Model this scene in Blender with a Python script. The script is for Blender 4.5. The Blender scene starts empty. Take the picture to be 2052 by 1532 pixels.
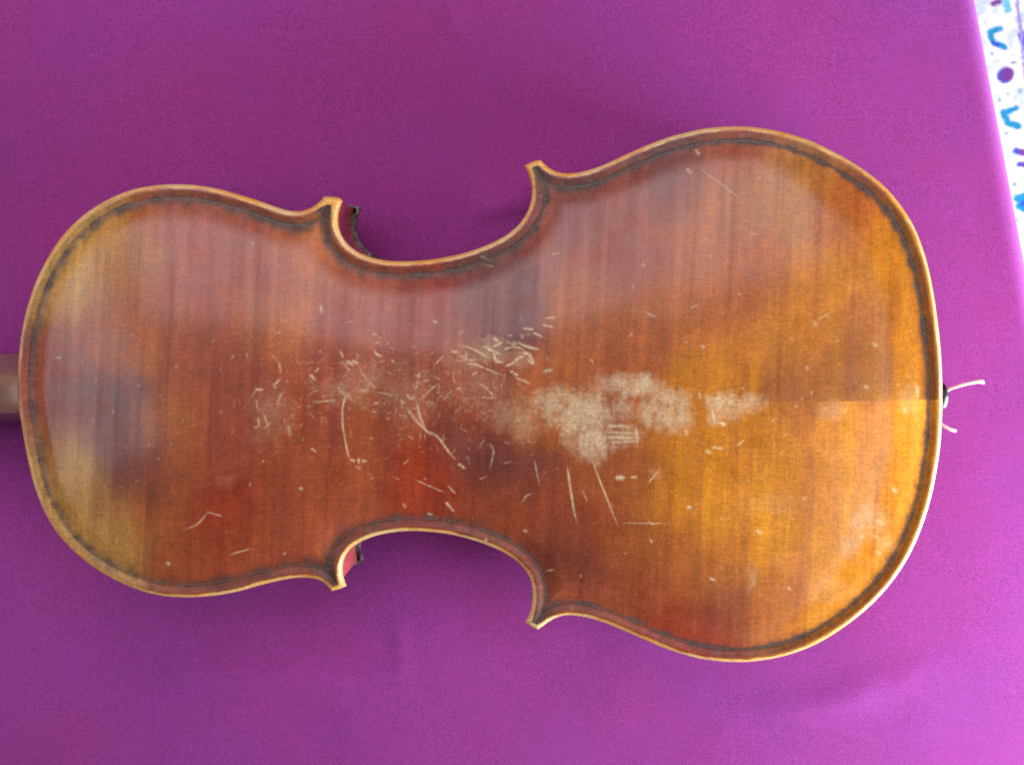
import bpy, bmesh, math, random
import numpy as np
from mathutils import Vector, Quaternion, kdtree

# ------------------------------------------------------------------ camera, world, lamps, exposure
sc = bpy.context.scene
COL = sc.collection
W_PX, H_PX, F_PX = 2052.0, 1532.0, 2392.0
Z_EDGE = 0.0555                       # height of the violin's back edge above the cloth
CAM_Z = Z_EDGE + 0.460
cam_d = bpy.data.cameras.new('camera')
cam = bpy.data.objects.new('camera', cam_d)
COL.objects.link(cam)
nadir = Vector(((1190 - W_PX / 2) / F_PX, -(556 - H_PX / 2) / F_PX, -1.0)).normalized()
CAM_Q = nadir.rotation_difference(Vector((0, 0, -1)))
cam.location = (0, 0, CAM_Z)
cam.rotation_mode = 'QUATERNION'
cam.rotation_quaternion = CAM_Q
cam_d.sensor_width = 36.0
cam_d.lens = 36.0 * F_PX / W_PX
cam_d.clip_start = 0.01
cam_d.clip_end = 50
cam_d.dof.use_dof = True
cam_d.dof.focus_distance = 0.455
cam_d.dof.aperture_fstop = 26
sc.camera = cam

world = bpy.data.worlds.new('World')
sc.world = world
world.use_nodes = True
world.node_tree.nodes['Background'].inputs[0].default_value = (0.80, 0.72, 0.78, 1)
world.node_tree.nodes['Background'].inputs[1].default_value = 0.05

def area(name, loc, target, sx, sy, watts, col):
    l = bpy.data.lights.new(name, 'AREA')
    l.shape = 'RECTANGLE'
    l.size, l.size_y, l.energy, l.color = sx, sy, watts, col
    o = bpy.data.objects.new(name, l)
    COL.objects.link(o)
    o.location = loc
    o.rotation_euler = (Vector(target) - Vector(loc)).to_track_quat('-Z', 'Y').to_euler()
    return o
area('window_light', (0.48, -0.27, 0.06), (0.0, -0.08, 0.06), 0.46, 0.50, 16.0, (0.78, 0.86, 1.04))
top_fill = area('top_fill_light', (-0.10, 0.45, 0.62), (-0.10, 0.45, 0.0), 0.85, 0.72, 4.7, (1.0, 0.88, 0.97))  # fill lamp added overhead for varnish sheen and cloth brightness, standing for ceiling bounce
top_fill.rotation_euler = (0, 0, math.radians(4))
side = area('side_fill_light', (-1.10, 0.0, 0.90), (-1.10, 0.0, 0.0), 0.75, 0.85, 4.4, (0.86, 0.90, 1.0))  # second added fill, placed where the left bout's varnish mirrors it
side.rotation_euler = (0, 0, math.radians(20))

sc.view_settings.view_transform = 'Standard'
sc.view_settings.look = 'None'
sc.view_settings.exposure = 0.0
sc.view_settings.gamma = 1.0
sc.cycles.use_denoising = False
sc.cycles.max_bounces = 6
sc.cycles.filter_width = 1.9

# ------------------------------------------------------------------ helpers
rng = np.random.default_rng(7)
random.seed(7)
_R = np.array(CAM_Q.to_matrix())

def unproject(u, v, z):
    """points of the plane height z that the photograph shows at pixel (u, v)"""
    u = np.asarray(u, float); v = np.asarray(v, float)
    d = np.stack([(u - W_PX / 2) / F_PX, -(v - H_PX / 2) / F_PX, -np.ones_like(u)], -1) @ _R.T
    t = (z - CAM_Z) / d[..., 2]
    return np.stack([d[..., 0] * t, d[..., 1] * t], -1)

def project(x, y, z):
    p = np.stack([x, y, z - CAM_Z], -1) @ _R
    return W_PX / 2 - p[..., 0] / p[..., 2] * F_PX, H_PX / 2 + p[..., 1] / p[..., 2] * F_PX

def lin(c):
    c = np.asarray(c, float) / 255.0
    return np.where(c <= 0.04045, c / 12.92, ((c + 0.055) / 1.055) ** 2.4)

_lat = [np.random.default_rng(100 + i).random((256, 256)).astype(np.float32) for i in range(12)]
def vnoise(x, y, seed=0):
    L = _lat[seed % 12]
    xi = np.floor(x).astype(int); yi = np.floor(y).astype(int)
    fx = (x - xi).astype(np.float32); fy = (y - yi).astype(np.float32)
    fx = fx * fx * (3 - 2 * fx); fy = fy * fy * (3 - 2 * fy)
    a = L[yi & 255, xi & 255]; b = L[yi & 255, (xi + 1) & 255]
    c = L[(yi + 1) & 255, xi & 255]; d = L[(yi + 1) & 255, (xi + 1) & 255]
    return (a * (1 - fx) + b * fx) * (1 - fy) + (c * (1 - fx) + d * fx) * fy
def fbm(x, y, seed=0, oct=4):
    s = 0; a = 0.5; n = 0
    for k in range(oct):
        s = s + a * vnoise(x * 2 ** k + 17.3 * k, y * 2 ** k + 9.1 * k, seed + k); n += a; a *= 0.5
    return s / n
def sstep(a, b, x):
    t = np.clip((x - a) / (b - a), 0, 1)
    return t * t * (3 - 2 * t)

def mesh_np(name, verts, quads, mat, parent=None, normals=None, cols=None, floats=None, smooth=True):
    """one mesh object from numpy arrays"""
    me = bpy.data.meshes.new(name)
    nv, nq = len(verts), len(quads)
    me.vertices.add(nv)
    me.vertices.foreach_set('co', np.ascontiguousarray(verts, np.float32).ravel())
    me.loops.add(nq * 4)
    me.loops.foreach_set('vertex_index', np.ascontiguousarray(quads, np.int32).ravel())
    me.polygons.add(nq)
    me.polygons.foreach_set('loop_start', np.arange(0, nq * 4, 4, dtype=np.int32))
    me.polygons.foreach_set('loop_total', np.full(nq, 4, np.int32))
    me.polygons.foreach_set('use_smooth', np.full(nq, smooth, bool))
    me.update(calc_edges=True)
    if cols is not None:
        a = me.attributes.new('tone', 'FLOAT_COLOR', 'POINT')
        c = np.ones((nv, 4), np.float32); c[:, :3] = cols
        a.data.foreach_set('color', c.ravel())
    for k, f in (floats or {}).items():
        a = me.attributes.new(k, 'FLOAT', 'POINT')
        a.data.foreach_set('value', np.ascontiguousarray(f, np.float32))
    if normals is not None:
        me.normals_split_custom_set_from_vertices(np.ascontiguousarray(normals, np.float32).tolist())
    me.materials.append(mat)
    o = bpy.data.objects.new(name, me)
    COL.objects.link(o)
    if parent is not None:
        o.parent = parent
    return o

def submesh(quads, keep_q, *arrays):
    q = quads[keep_q]
    used, inv = np.unique(q, return_inverse=True)
    return inv.reshape(q.shape), [a[used] for a in arrays]

def obj_bm(name, bm, mat, parent=None, smooth=True):
    me = bpy.data.meshes.new(name)
    bmesh.ops.recalc_face_normals(bm, faces=bm.faces)
    bm.to_mesh(me); bm.free()
    for p in me.polygons: p.use_smooth = smooth
    me.materials.append(mat)
    o = bpy.data.objects.new(name, me)
    COL.objects.link(o)
    if parent is not None: o.parent = parent
    return o

def loft(bm, rings, closed=True, caps=True):
    rv = [[bm.verts.new(p) for p in r] for r in rings]
    n = len(rv[0])
    for a, b in zip(rv, rv[1:]):
        for i in range(n if closed else n - 1):
            j = (i + 1) % n
            bm.faces.new((a[i], a[j], b[j], b[i]))
    if caps:
        bm.faces.new(rv[0][::-1]); bm.faces.new(rv[-1])

def tube(bm, pts, radii, n=10):
    pts = [Vector(p) for p in pts]
    rings = []
    up = Vector((0, 0, 1))
    for i, p in enumerate(pts):
        t = (pts[min(i + 1, len(pts) - 1)] - pts[max(i - 1, 0)]).normalized()
        a = t.cross(up)
        if a.length < 1e-4: a = t.cross(Vector((0, 1, 0)))
        a.normalize(); b = t.cross(a)
        rings.append([p + (a * math.cos(2 * math.pi * k / n) + b * math.sin(2 * math.pi * k / n)) * radii[i] for k in range(n)])
    loft(bm, rings)

def catmull(P, n=8):
    P = np.asarray(P, float)
    Q = np.vstack([2 * P[0] - P[1], P, 2 * P[-1] - P[-2]])
    out = []
    for i in range(1, len(Q) - 2):
        p0, p1, p2, p3 = Q[i - 1], Q[i], Q[i + 1], Q[i + 2]
        for t in np.linspace(0, 1, n, endpoint=False):
            out.append(0.5 * (2 * p1 + (p2 - p0) * t + (2 * p0 - 5 * p1 + 4 * p2 - p3) * t * t + (3 * p1 - p0 - 3 * p2 + p3) * t ** 3))
    out.append(Q[-2])
    return np.array(out)

def resample(P, step):
    s = np.r_[0, np.cumsum(np.linalg.norm(np.diff(P, axis=0), axis=1))]
    n = max(2, int(round(s[-1] / step)) + 1)
    t = np.linspace(0, s[-1], n)
    return np.stack([np.interp(t, s, P[:, k]) for k in range(P.shape[1])], -1)

# ------------------------------------------------------------------ materials
def new_mat(name):
    m = bpy.data.materials.new(name); m.use_nodes = True
    nt = m.node_tree
    return m, nt, nt.nodes['Principled BSDF']
def node(nt, typ, **kw):
    n = nt.nodes.new(typ)
    for k, v in kw.items(): setattr(n, k, v)
    return n
def noise_tex(nt, scale, detail=3, rough=0.6, stretch=None):
    tc = node(nt, 'ShaderNodeTexCoord')
    n = node(nt, 'ShaderNodeTexNoise')
    n.inputs['Scale'].default_value = scale
    n.inputs['Detail'].default_value = detail
    n.inputs['Roughness'].default_value = rough
    if stretch:
        mp = node(nt, 'ShaderNodeMapping')
        mp.inputs['Scale'].default_value = stretch
        nt.links.new(tc.outputs['Object'], mp.inputs['Vector'])
        nt.links.new(mp.outputs[0], n.inputs['Vector'])
    else:
        nt.links.new(tc.outputs['Object'], n.inputs['Vector'])
    return n
def map_range(nt, src, a, b, c, d):
    r = node(nt, 'ShaderNodeMapRange')
    for i, v in enumerate((a, b, c, d)): r.inputs[i + 1].default_value = v
    nt.links.new(src, r.inputs[0])
    return r.outputs[0]
def mul_col(nt, col, fac):
    m = node(nt, 'ShaderNodeVectorMath', operation='SCALE')
    nt.links.new(col, m.inputs[0]); nt.links.new(fac, m.inputs['Scale'])
    return m.outputs[0]
def bump(nt, bs, src, strength, dist):
    b = node(nt, 'ShaderNodeBump')
    b.inputs['Strength'].default_value = strength
    b.inputs['Distance'].default_value = dist
    nt.links.new(src, b.inputs['Height'])
    nt.links.new(b.outputs[0], bs.inputs['Normal'])

def varnish_mat():
    m, nt, bs = new_mat('worn_varnish_maple')
    at = node(nt, 'ShaderNodeAttribute', attribute_name='tone')
    dl = node(nt, 'ShaderNodeAttribute', attribute_name='dull')
    g = noise_tex(nt, 900, 3, 0.7, (0.35, 1, 1))
    g2 = noise_tex(nt, 2300, 2, 0.8)
    f = map_range(nt, g.outputs[0], 0.25, 0.75, 0.78, 1.22)
    f2 = map_range(nt, g2.outputs[0], 0.3, 0.7, 0.68, 1.32)
    c = mul_col(nt, mul_col(nt, at.outputs['Color'], f), f2)
    nt.links.new(c, bs.inputs['Base Color'])
    r = map_range(nt, dl.outputs['Fac'], 0, 1, 0.36, 0.80)
    nt.links.new(r, bs.inputs['Roughness'])
    nt.links.new(map_range(nt, dl.outputs['Fac'], 0.1, 0.8, 0.8, 0.05), bs.inputs['Coat Weight'])
    bs.inputs['Coat Roughness'].default_value = 0.16
    nt.links.new(map_range(nt, dl.outputs['Fac'], 0.3, 0.9, 0.5, 0.12), bs.inputs['Specular IOR Level'])
    bump(nt, bs, g2.outputs[0], 0.16, 0.0004)
    return m
M_VARN = varnish_mat()

def cloth_mat():
    m, nt, bs = new_mat('purple_cotton')
    g = noise_tex(nt, 2100, 2, 0.8)
    wx = noise_tex(nt, 700, 2, 0.6, (1, 0.12, 1))
    wy = noise_tex(nt, 700, 2, 0.6, (0.12, 1, 1))
    big = noise_tex(nt, 14, 4, 0.55)
    add = node(nt, 'ShaderNodeMath', operation='ADD')
    nt.links.new(wx.outputs[0], add.inputs[0]); nt.links.new(wy.outputs[0], add.inputs[1])
    base = node(nt, 'ShaderNodeMix', data_type='RGBA')
    base.inputs[6].default_value = (0.330, 0.034, 0.228, 1)
    base.inputs[7].default_value = (0.306, 0.038, 0.262, 1)
    nt.links.new(map_range(nt, big.outputs[0], 0.35, 0.65, 0, 1), base.inputs[0])
    f = map_range(nt, g.outputs[0], 0.3, 0.7, 0.52, 1.48)
    f2 = map_range(nt, add.outputs[0], 0.7, 1.3, 0.94, 1.06)
    c = mul_col(nt, mul_col(nt, base.outputs[2], f), f2)
    nt.links.new(c, bs.inputs['Base Color'])
    bs.inputs['Roughness'].default_value = 0.85
    bs.inputs['Specular IOR Level'].default_value = 0.25
    bs.inputs['Sheen Weight'].default_value = 0.35
    bs.inputs['Sheen Roughness'].default_value = 0.5
    bs.inputs['Sheen Tint'].default_value = (1.0, 0.6, 1.0, 1)
    bump(nt, bs, g.outputs[0], 0.22, 0.0004)
    return m
M_CLOTH = cloth_mat()

def plain(name, col, rough, var=0.15, scale=300, spec=0.5, coat=0.0, stretch=None, bmp=0.1):
    m, nt, bs = new_mat(name)
    g = noise_tex(nt, scale, 4, 0.65, stretch)
    rgb = node(nt, 'ShaderNodeRGB'); rgb.outputs[0].default_value = (*col, 1)
    nt.links.new(mul_col(nt, rgb.outputs[0], map_range(nt, g.outputs[0], 0.3, 0.7, 1 - var, 1 + var)), bs.inputs['Base Color'])
    bs.inputs['Roughness'].default_value = rough
    bs.inputs['Specular IOR Level'].default_value = spec
    bs.inputs['Coat Weight'].default_value = coat
    bs.inputs['Coat Roughness'].default_value = 0.15
    if bmp: bump(nt, bs, g.outputs[0], bmp, 0.0005)
    return m
M_RIB = plain('red_brown_rib_varnish', (0.62, 0.11, 0.085), 0.3, 0.2, 250, coat=0.4, stretch=(1, 1, 0.3))
M_NECK = plain('neck_wood', (0.30, 0.16, 0.10), 0.4, 0.15, 200, coat=0.3, stretch=(0.2, 1, 1))
M_EBONY = plain('ebony', (0.02, 0.018, 0.02), 0.34, 0.2, 400, coat=0.15, bmp=0.03)
M_GUT = plain('cream_gut', (0.78, 0.72, 0.62), 0.5, 0.08, 900)
M_FLOOR = plain('floor_boards', (0.25, 0.15, 0.08), 0.5, 0.2, 20, stretch=(0.1, 1, 1))

def attr_mat(name, rough, var, scale, bmp=0.2, bd=0.0005):
    m, nt, bs = new_mat(name)
    at = node(nt, 'ShaderNodeAttribute', attribute_name='tone')
    g = noise_tex(nt, scale, 3, 0.7)
    nt.links.new(mul_col(nt, at.outputs['Color'], map_range(nt, g.outputs[0], 0.3, 0.7, 1 - var, 1 + var)), bs.inputs['Base Color'])
    bs.inputs['Roughness'].default_value = rough
    bump(nt, bs, g.outputs[0], bmp, bd)
    return m
M_BELLY = attr_mat('grimy_spruce', 0.5, 0.25, 900, 0.4, 0.001)
M_RUG = attr_mat('woven_rug', 0.95, 0.10, 500, 0.5, 0.002)

# ------------------------------------------------------------------ tablecloth over a table, rug and floor below
FLOOR_Z = -0.46
eA, eB = unproject([1966, 2058], [0, 490], 0.0)
e_dir = (eB - eA) / np.linalg.norm(eB - eA)          # along the table edge (down the picture)
e_nrm = np.array([-e_dir[1], e_dir[0]])              # out of the table, to the right
if e_nrm[0] < 0: e_nrm = -e_nrm
TL, TW = 1.5, 0.95                                   # table length along the edge, depth away from it
RF = 0.009                                           # how softly the cloth rolls over the edge

def cloth():
    # a: depth inward from the right edge (negative = hanging), b: along the edge
    fine_b = np.arange(-0.33, 0.42, 0.0035)
    b = np.r_[np.linspace(-TL / 2 - 0.46, -0.345, 60), fine_b, np.linspace(0.435, TL / 2 + 0.46, 60)]
    a = np.r_[np.linspace(-0.475, -0.03, 40), np.arange(-0.028, 0.02, 0.0012), np.arange(0.0225, 0.55, 0.0035), np.linspace(0.56, TW + 0.475, 60)]
    A, B = np.meshgrid(a, b)
    Rr = RF
    arc = Rr * math.pi / 2
    def wrap(t, half):
        """arc-length t from the centre -> (outward, down)"""
        s = np.sign(t); q = np.abs(t) - (half - Rr)
        th = np.clip(q, 0, arc) / Rr
        out = np.where(q <= 0, np.abs(t), half - Rr + Rr * np.sin(th))
        down = np.where(q <= 0, 0, Rr * (1 - np.cos(th)) + np.maximum(q - arc, 0))
        return s * out, down
    ca, da = wrap(A - TW / 2, TW / 2)
    cb, db = wrap(B, TL / 2)
    down = np.maximum(da, db) + 0.3 * np.minimum(da, db)
    down = np.minimum(down, -FLOOR_Z - 0.03)
    wave = 0.006 * np.sin(B * 38 + 0.6 * np.sin(B * 9)) * sstep(0.03, 0.3, da) + 0.006 * np.sin(A * 36) * sstep(0.03, 0.3, db)
    ax = TW / 2 + ca
    off_a = np.where(da > 0.02, wave * np.sign(A - TW / 2), 0)
    off_b = np.where(db > 0.02, wave * np.sign(B), 0)
    mid = (eA + eB) / 2
    X = mid[0] - e_nrm[0] * (ax + off_a) + e_dir[0] * (cb + off_b)
    Y = mid[1] - e_nrm[1] * (ax + off_a) + e_dir[1] * (cb + off_b)
    # soft undulation and creases of the cloth lying on the table
    und = 0.0024 * (fbm(X * 7 + 31, Y * 7 + 11, 1, 3) - 0.5) + 0.0007 * (fbm(X * 30 + 5, Y * 26 + 40, 4, 2) - 0.5)
    for pts, hgt, wid in CREASES:
        w = unproject([p[0] for p in pts], [p[1] for p in pts], 0.0)
        pl = catmull(w, 10)
        dmin = np.full(X.shape, 9.0); par = np.zeros(X.shape)
        box = (X > pl[:, 0].min() - 0.06) & (X < pl[:, 0].max() + 0.06) & (Y > pl[:, 1].min() - 0.06) & (Y < pl[:, 1].max() + 0.06)
        xs_, ys_ = X[box], Y[box]
        dd = np.full(xs_.shape, 9.0); pp = np.zeros(xs_.shape)
        for k, p in enumerate(pl):
            q = np.hypot(xs_ - p[0], ys_ - p[1])
            cl = q < dd
            dd = np.where(cl, q, dd); pp = np.where(cl, k / (len(pl) - 1), pp)
        fade = np.sin(np.clip(pp, 0.02, 0.98) * math.pi) ** 0.6
        add = np.zeros(X.shape); add[box] = hgt * np.exp(-(dd / wid) ** 2) * fade
        und = und + add
    Z = np.where(down < 0.02, und, 0) - down
    Z = Z - 0.0012 * np.exp(-((X + 0.02) ** 2 + (Y + 0.03) ** 2) / 0.03 ** 2)
    nb, na = A.shape
    idx = np.arange(na * nb).reshape(nb, na)
    q = np.stack([idx[:-1, :-1], idx[:-1, 1:], idx[1:, 1:], idx[1:, :-1]], -1).reshape(-1, 4)
    V = np.stack([X, Y, Z], -1).reshape(-1, 3)
    e1 = V[q[:, 1]] - V[q[:, 0]]; e2 = V[q[:, 3]] - V[q[:, 0]]
    if np.mean(np.cross(e1, e2)[:, 2]) < 0: q = q[:, ::-1]
    o = mesh_np('tablecloth', V, q, M_CLOTH)
    o['label'] = 'plain purple cotton cloth spread under the violin, hanging over the table edge'
    o['category'] = 'tablecloth'
CREASES = [
    ([(950, 428), (1000, 418), (1066, 408), (1120, 404)], 0.0042, 0.0030),
    ([(940, 395), (1010, 385), (1075, 372)], 0.0026, 0.005),
    ([(1130, 200), (1250, 215), (1380, 245), (1450, 262)], 0.0022, 0.006),
    ([(1050, 150), (1180, 190), (1330, 205)], 0.0013, 0.007),
    ([(795, 1230), (803, 1290), (806, 1370)], 0.0006, 0.003),
    ([(880, 0), (905, 30), (925, 80)], 0.0013, 0.004),
    ([(300, 1330), (500, 1345), (720, 1380)], 0.0016, 0.008),
    ([(1500, 1420), (1680, 1400), (1850, 1340)], 0.0015, 0.007),
]
cloth()

def floor_and_rug():
    bm = bmesh.new()
    for p in ((-2, -2), (2.5, -2), (2.5, 2), (-2, 2)):
        bm.verts.new((p[0], p[1], FLOOR_Z - 0.012))
    bm.faces.new(bm.verts)
    f = obj_bm('floor', bm, M_FLOOR, smooth=False); f['kind'] = 'structure'
    rz = FLOOR_Z - 0.002
    # motif drawing is authored at the photograph's spots and repeats along the rug's border
    P = unproject([1995, 2025], [78, 235], rz)
    per = P[1] - P[0]; L = np.linalg.norm(per); al = per / L; ac = np.array([-al[1], al[0]])
    if ac[0] < 0: ac = -ac
    org = P[0]
    def loc(u, v):
        w = unproject(u, v, rz) - org
        return w @ al, w @ ac
    s = np.arange(-0.36, 0.72, 0.0012); t = np.arange(-0.16, 0.34, 0.0012)
    S, T = np.meshgrid(s, t, indexing='ij')
    c = np.empty(S.shape + (3,)); c[:] = lin((250, 251, 247))
    blot = fbm(S * 90, T * 90, 2, 3)
    Tq, Bl, Pu, Gr, La = lin((30, 150, 185)), lin((50, 85, 190)), lin((125, 62, 140)), lin((150, 172, 170)), lin((165, 150, 200))
    c += (sstep(0.56, 0.68, blot) * 0.6)[..., None] * (lin((176, 206, 204)) - lin((250, 251, 247)))
    nz = (fbm(S * 420, T * 420, 5, 2) - 0.5) * 0.0022
    def paint(mask, col):
        c[:] = c * (1 - mask[..., None]) + col * mask[..., None]
    def seg(uv, wpx, col, shift=0.0):
        w = wpx * (CAM_Z - rz) / F_PX
        A, Bq = loc([p[0] for p in uv], [p[1] for p in uv])
        A = A + shift
        d = np.full(S.shape, 9.0)
        pts = list(zip(A, Bq))
        if len(pts) == 1: pts = pts * 2
        sel = (S > A.min() - 0.012) & (S < A.max() + 0.012)
        s1, t1 = S[sel], T[sel]; dd = np.full(s1.shape, 9.0)
        for (a0, b0), (a1, b1) in zip(pts, pts[1:]):
            vx, vy = a1 - a0, b1 - b0; l2 = vx * vx + vy * vy + 1e-12
            h = np.clip(((s1 - a0) * vx + (t1 - b0) * vy) / l2, 0, 1)
            dd = np.minimum(dd, np.hypot(s1 - a0 - h * vx, t1 - b0 - h * vy))
        d[sel] = dd
        paint(1 - sstep(w / 2 - 0.0008, w / 2 + 0.0008, d + nz), col)
    motifs = [
        ([(1983, 64), (2005, 58)], 11, Tq), ([(1983, 66), (1991, 86), (2013, 94)], 12, Tq), ([(1990, 86), (2002, 91)], 7, Bl),
        ([(2014, 152)], 31, Bl), ([(2018, 150)], 27, Pu),
        ([(2036, 302), (2060, 308)], 12, Bl), ([(2044, 303), (2062, 308)], 9, Pu),
        ([(2043, 330), (2064, 334)], 11, Bl), ([(2050, 330), (2064, 333)], 8, Pu),
        ([(1974, 45)], 6, Gr), ([(1987, 108)], 8, Gr), ([(2031, 125)], 9, Gr), ([(2003, 202)], 8, Gr), ([(2044, 182)], 9, Gr),
        ([(2017, 267)], 8, Gr), ([(2033, 370)], 10, Gr), ([(2038, 442)], 9, Gr), ([(2020, 190)], 7, Gr),
        ([(2011, 226), (2037, 216)], 12, Tq), ([(2012, 232), (2021, 247), (2043, 253)], 12, Tq),
        ([(2042, 398), (2056, 394)], 20, Tq), ([(2044, 412), (2062, 418)], 20, Tq), ([(2050, 408), (2060, 408)], 10, Bl),
        ([(1990, 8), (2004, 4)], 9, Pu), ([(2016, 4), (2020, 20)], 14, lin((120, 205, 215))),
        ([(2048, 70), (2056, 95)], 15, Bl),
    ]
    for k in (-2, -1, 0, 1, 2, 3):
        for uv, w, col in motifs: seg(uv, w, col, k * L * 3)
    a0, b0 = loc([2036, 2040, 2051], [0, 60, 140])
    slope = (b0[2] - b0[0]) / (a0[2] - a0[0])
    line = b0[0] + slope * (S - a0[0])
    paint(1 - sstep(0.0008, 0.0018, np.abs(T - line - 0.001 + nz)), La)
    X = org[0] + al[0] * S + ac[0] * T; Y = org[1] + al[1] * S + ac[1] * T
    Z = rz + 0.0006 * (fbm(S * 500, T * 500, 8, 2) - 0.5)
    n0, n1 = S.shape
    idx = np.arange(n0 * n1).reshape(n0, n1)
    q = np.stack([idx[:-1, :-1], idx[1:, :-1], idx[1:, 1:], idx[:-1, 1:]], -1).reshape(-1, 4)
    V = np.stack([X, Y, Z], -1).reshape(-1, 3); C = c.reshape(-1, 3)
    e1 = V[q[0, 1]] - V[q[0, 0]]; e2 = V[q[0, 3]] - V[q[0, 0]]
    if np.cross(e1, e2)[2] < 0: q = q[:, ::-1]
    # thickness: skirt down to the floor
    border = np.r_[idx[0, :], idx[1:, -1], idx[-1, -2::-1], idx[-2:0:-1, 0]]
    low = V[border].copy(); low[:, 2] = FLOOR_Z - 0.012
    nb = len(border); li = len(V) + np.arange(nb)
    sk = np.stack([border, np.roll(border, -1), np.roll(li, -1), li], -1)
    o = mesh_np('rug', np.vstack([V, low]), np.vstack([q, sk]), M_RUG, cols=np.vstack([C, C[border]]))
    o['label'] = 'white patterned rug with turquoise and purple motifs on the floor beyond the cloth'
    o['category'] = 'rug'
floor_and_rug()

# ------------------------------------------------------------------ violin outline (clockwise in the photograph, sharp at the corner tips)
SEG = [
 [(663,1184.6),(655.6,1174),(645.4,1165),(627.6,1159),(607,1157.4),(581.8,1159),(543.6,1167),(512,1175),(483.6,1183.5),(445,1191.4),(407,1195.9),(369,1197.6),(326,1194.5),(280,1183.8),(234,1164.7),(188,1138),(145,1103.6),(109.4,1063),(81.4,1012),(63.6,961),(50,900),(43,858),(37.5,825),(34,790),(33.5,755),(37,705),(42.5,663),(51,623),(62.5,585),(76,551),(96,513),(122,474),(158,437),(198,408.5),(244,386),(293,373),(356,368.3),(420,374.5),(471,387.5),(517,401.5),(543.6,411.5),(569,419.5),(589.5,423.7),(607,422),(625,415),(640,404),(649,393)],
 [(649,393),(664,393.5),(678.5,396),(685,402.5)],
 [(685,402.5),(678,416.5),(674.7,440),(676.5,457),(683.6,475),(696,490.5),(718,506),(747,516.8),(772.7,521.6),(811,523.4),(861.8,519.8),(912.7,511),(950.8,500),(991,484),(1024,464),(1044,444.5),(1057,423.6),(1064.5,400.7),(1066,377.8),(1062.5,357.4),(1057,342),(1050,332)],
 [(1050,332),(1066,323.5),(1082.5,319.8)],
 [(1082.5,319.8),(1093,331),(1107,340.5),(1123,346),(1143.6,347),(1169,343.4),(1204.7,332),(1240,315.8),(1271,301.4),(1309,285.5),(1347,272),(1398,259.6),(1430,254.6),(1463.6,252.4),(1502,253),(1552.7,260),(1616,277.5),(1667,301),(1718,330),(1769,368),(1804,408),(1831,450),(1850,497),(1863,543),(1873,595),(1882,660),(1887,714.5),(1889.5,778),(1889,829),(1885.6,890),(1877,948),(1865.7,1001),(1848,1057),(1822.5,1114),(1786.8,1168),(1743.6,1215),(1692.7,1256),(1641.8,1288),(1591,1309),(1540,1321.6),(1489,1327),(1445,1325.6),(1400,1319.5),(1372.7,1312.7),(1321.8,1295.5),(1271,1273),(1220,1251.6),(1181.8,1239),(1156,1233.8),(1133.5,1232.5),(1115.6,1237),(1098,1246.5),(1086,1257),(1077.5,1261.5)],
 [(1077.5,1261.5),(1064,1256),(1052,1246.5)],
 [(1052,1246.5),(1059.6,1235),(1064.7,1217),(1067,1192),(1064.7,1167),(1054.5,1146),(1036.7,1126),(1009,1107.5),(978,1093.5),(951,1084),(912.7,1073.4),(861.8,1066),(811,1064.5),(772.7,1069),(742,1077),(714,1090),(696,1105),(686,1123),(684,1143.4),(687.4,1163.8),(692.5,1175)],
 [(692.5,1175),(678,1181),(663,1184.6)],
]
def smooth_open(P, it):
    P = P.copy()
    for _ in range(it):
        P[1:-1] = 0.25 * P[:-2] + 0.5 * P[1:-1] + 0.25 * P[2:]
    return P
seg_w = []
for s in SEG:
    u, v = zip(*s)
    w = resample(catmull(unproject(u, v, Z_EDGE - 0.001), 10), 0.0005)
    seg_w.append(smooth_open(w, 30 if len(w) > 40 else 2))
outline = np.vstack([w[:-1] for w in seg_w])
outline = np.vstack([outline, outline[:1]])
outline = resample(outline, 0.00012)[:-1]
tn = np.roll(outline, -1, 0) - np.roll(outline, 1, 0)
tn /= np.linalg.norm(tn, axis=1)[:, None]
onrm = np.stack([-tn[:, 1], tn[:, 0]], -1)                    # outward for a path clockwise in the picture
cen = outline.mean(0)
if np.mean(np.sum(onrm * (outline - cen), 1)) < 0: onrm = -onrm
KD = kdtree.KDTree(len(outline))
for i, p in enumerate(outline): KD.insert((p[0], p[1], 0), i)
KD.balance()

def field(step):
    lo = outline.min(0) - 0.004; hi = outline.max(0) + 0.004
    nx = int((hi[0] - lo[0]) / step) + 2; ny = int((hi[1] - lo[1]) / step) + 2
    xs = lo[0] + np.arange(nx) * step; ys = lo[1] + np.arange(ny) * step
    P = outline[::2]; Qp = np.roll(P, -1, 0)
    ins = np.zeros((ny, nx), bool)
    for j, y in enumerate(ys):
        c = (P[:, 1] > y) != (Qp[:, 1] > y)
        if c.any():
            xc = P[c, 0] + (y - P[c, 1]) / (Qp[c, 1] - P[c, 1]) * (Qp[c, 0] - P[c, 0])
            ins[j] = (np.searchsorted(np.sort(xc), xs) % 2) == 1
    near = ins.copy()
    near[1:] |= ins[:-1]; near[:-1] |= ins[1:]; n2 = near.copy(); near[:, 1:] |= n2[:, :-1]; near[:, :-1] |= n2[:, 1:]
    jj, ii = np.nonzero(near)
    idx = np.empty(len(jj), np.int32); dist = np.empty(len(jj), np.float32)
    f = KD.find
    px, py = xs[ii].tolist(), ys[jj].tolist()
    for k in range(len(jj)):
        _, a, b = f((px[k], py[k], 0)); idx[k] = a; dist[k] = b
    D = np.zeros((ny, nx), np.float32); NI = np.zeros((ny, nx), np.int32)
    D[jj, ii] = dist; NI[jj, ii] = idx
    D[~ins] = 0
    return xs, ys, ins, D, NI

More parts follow.
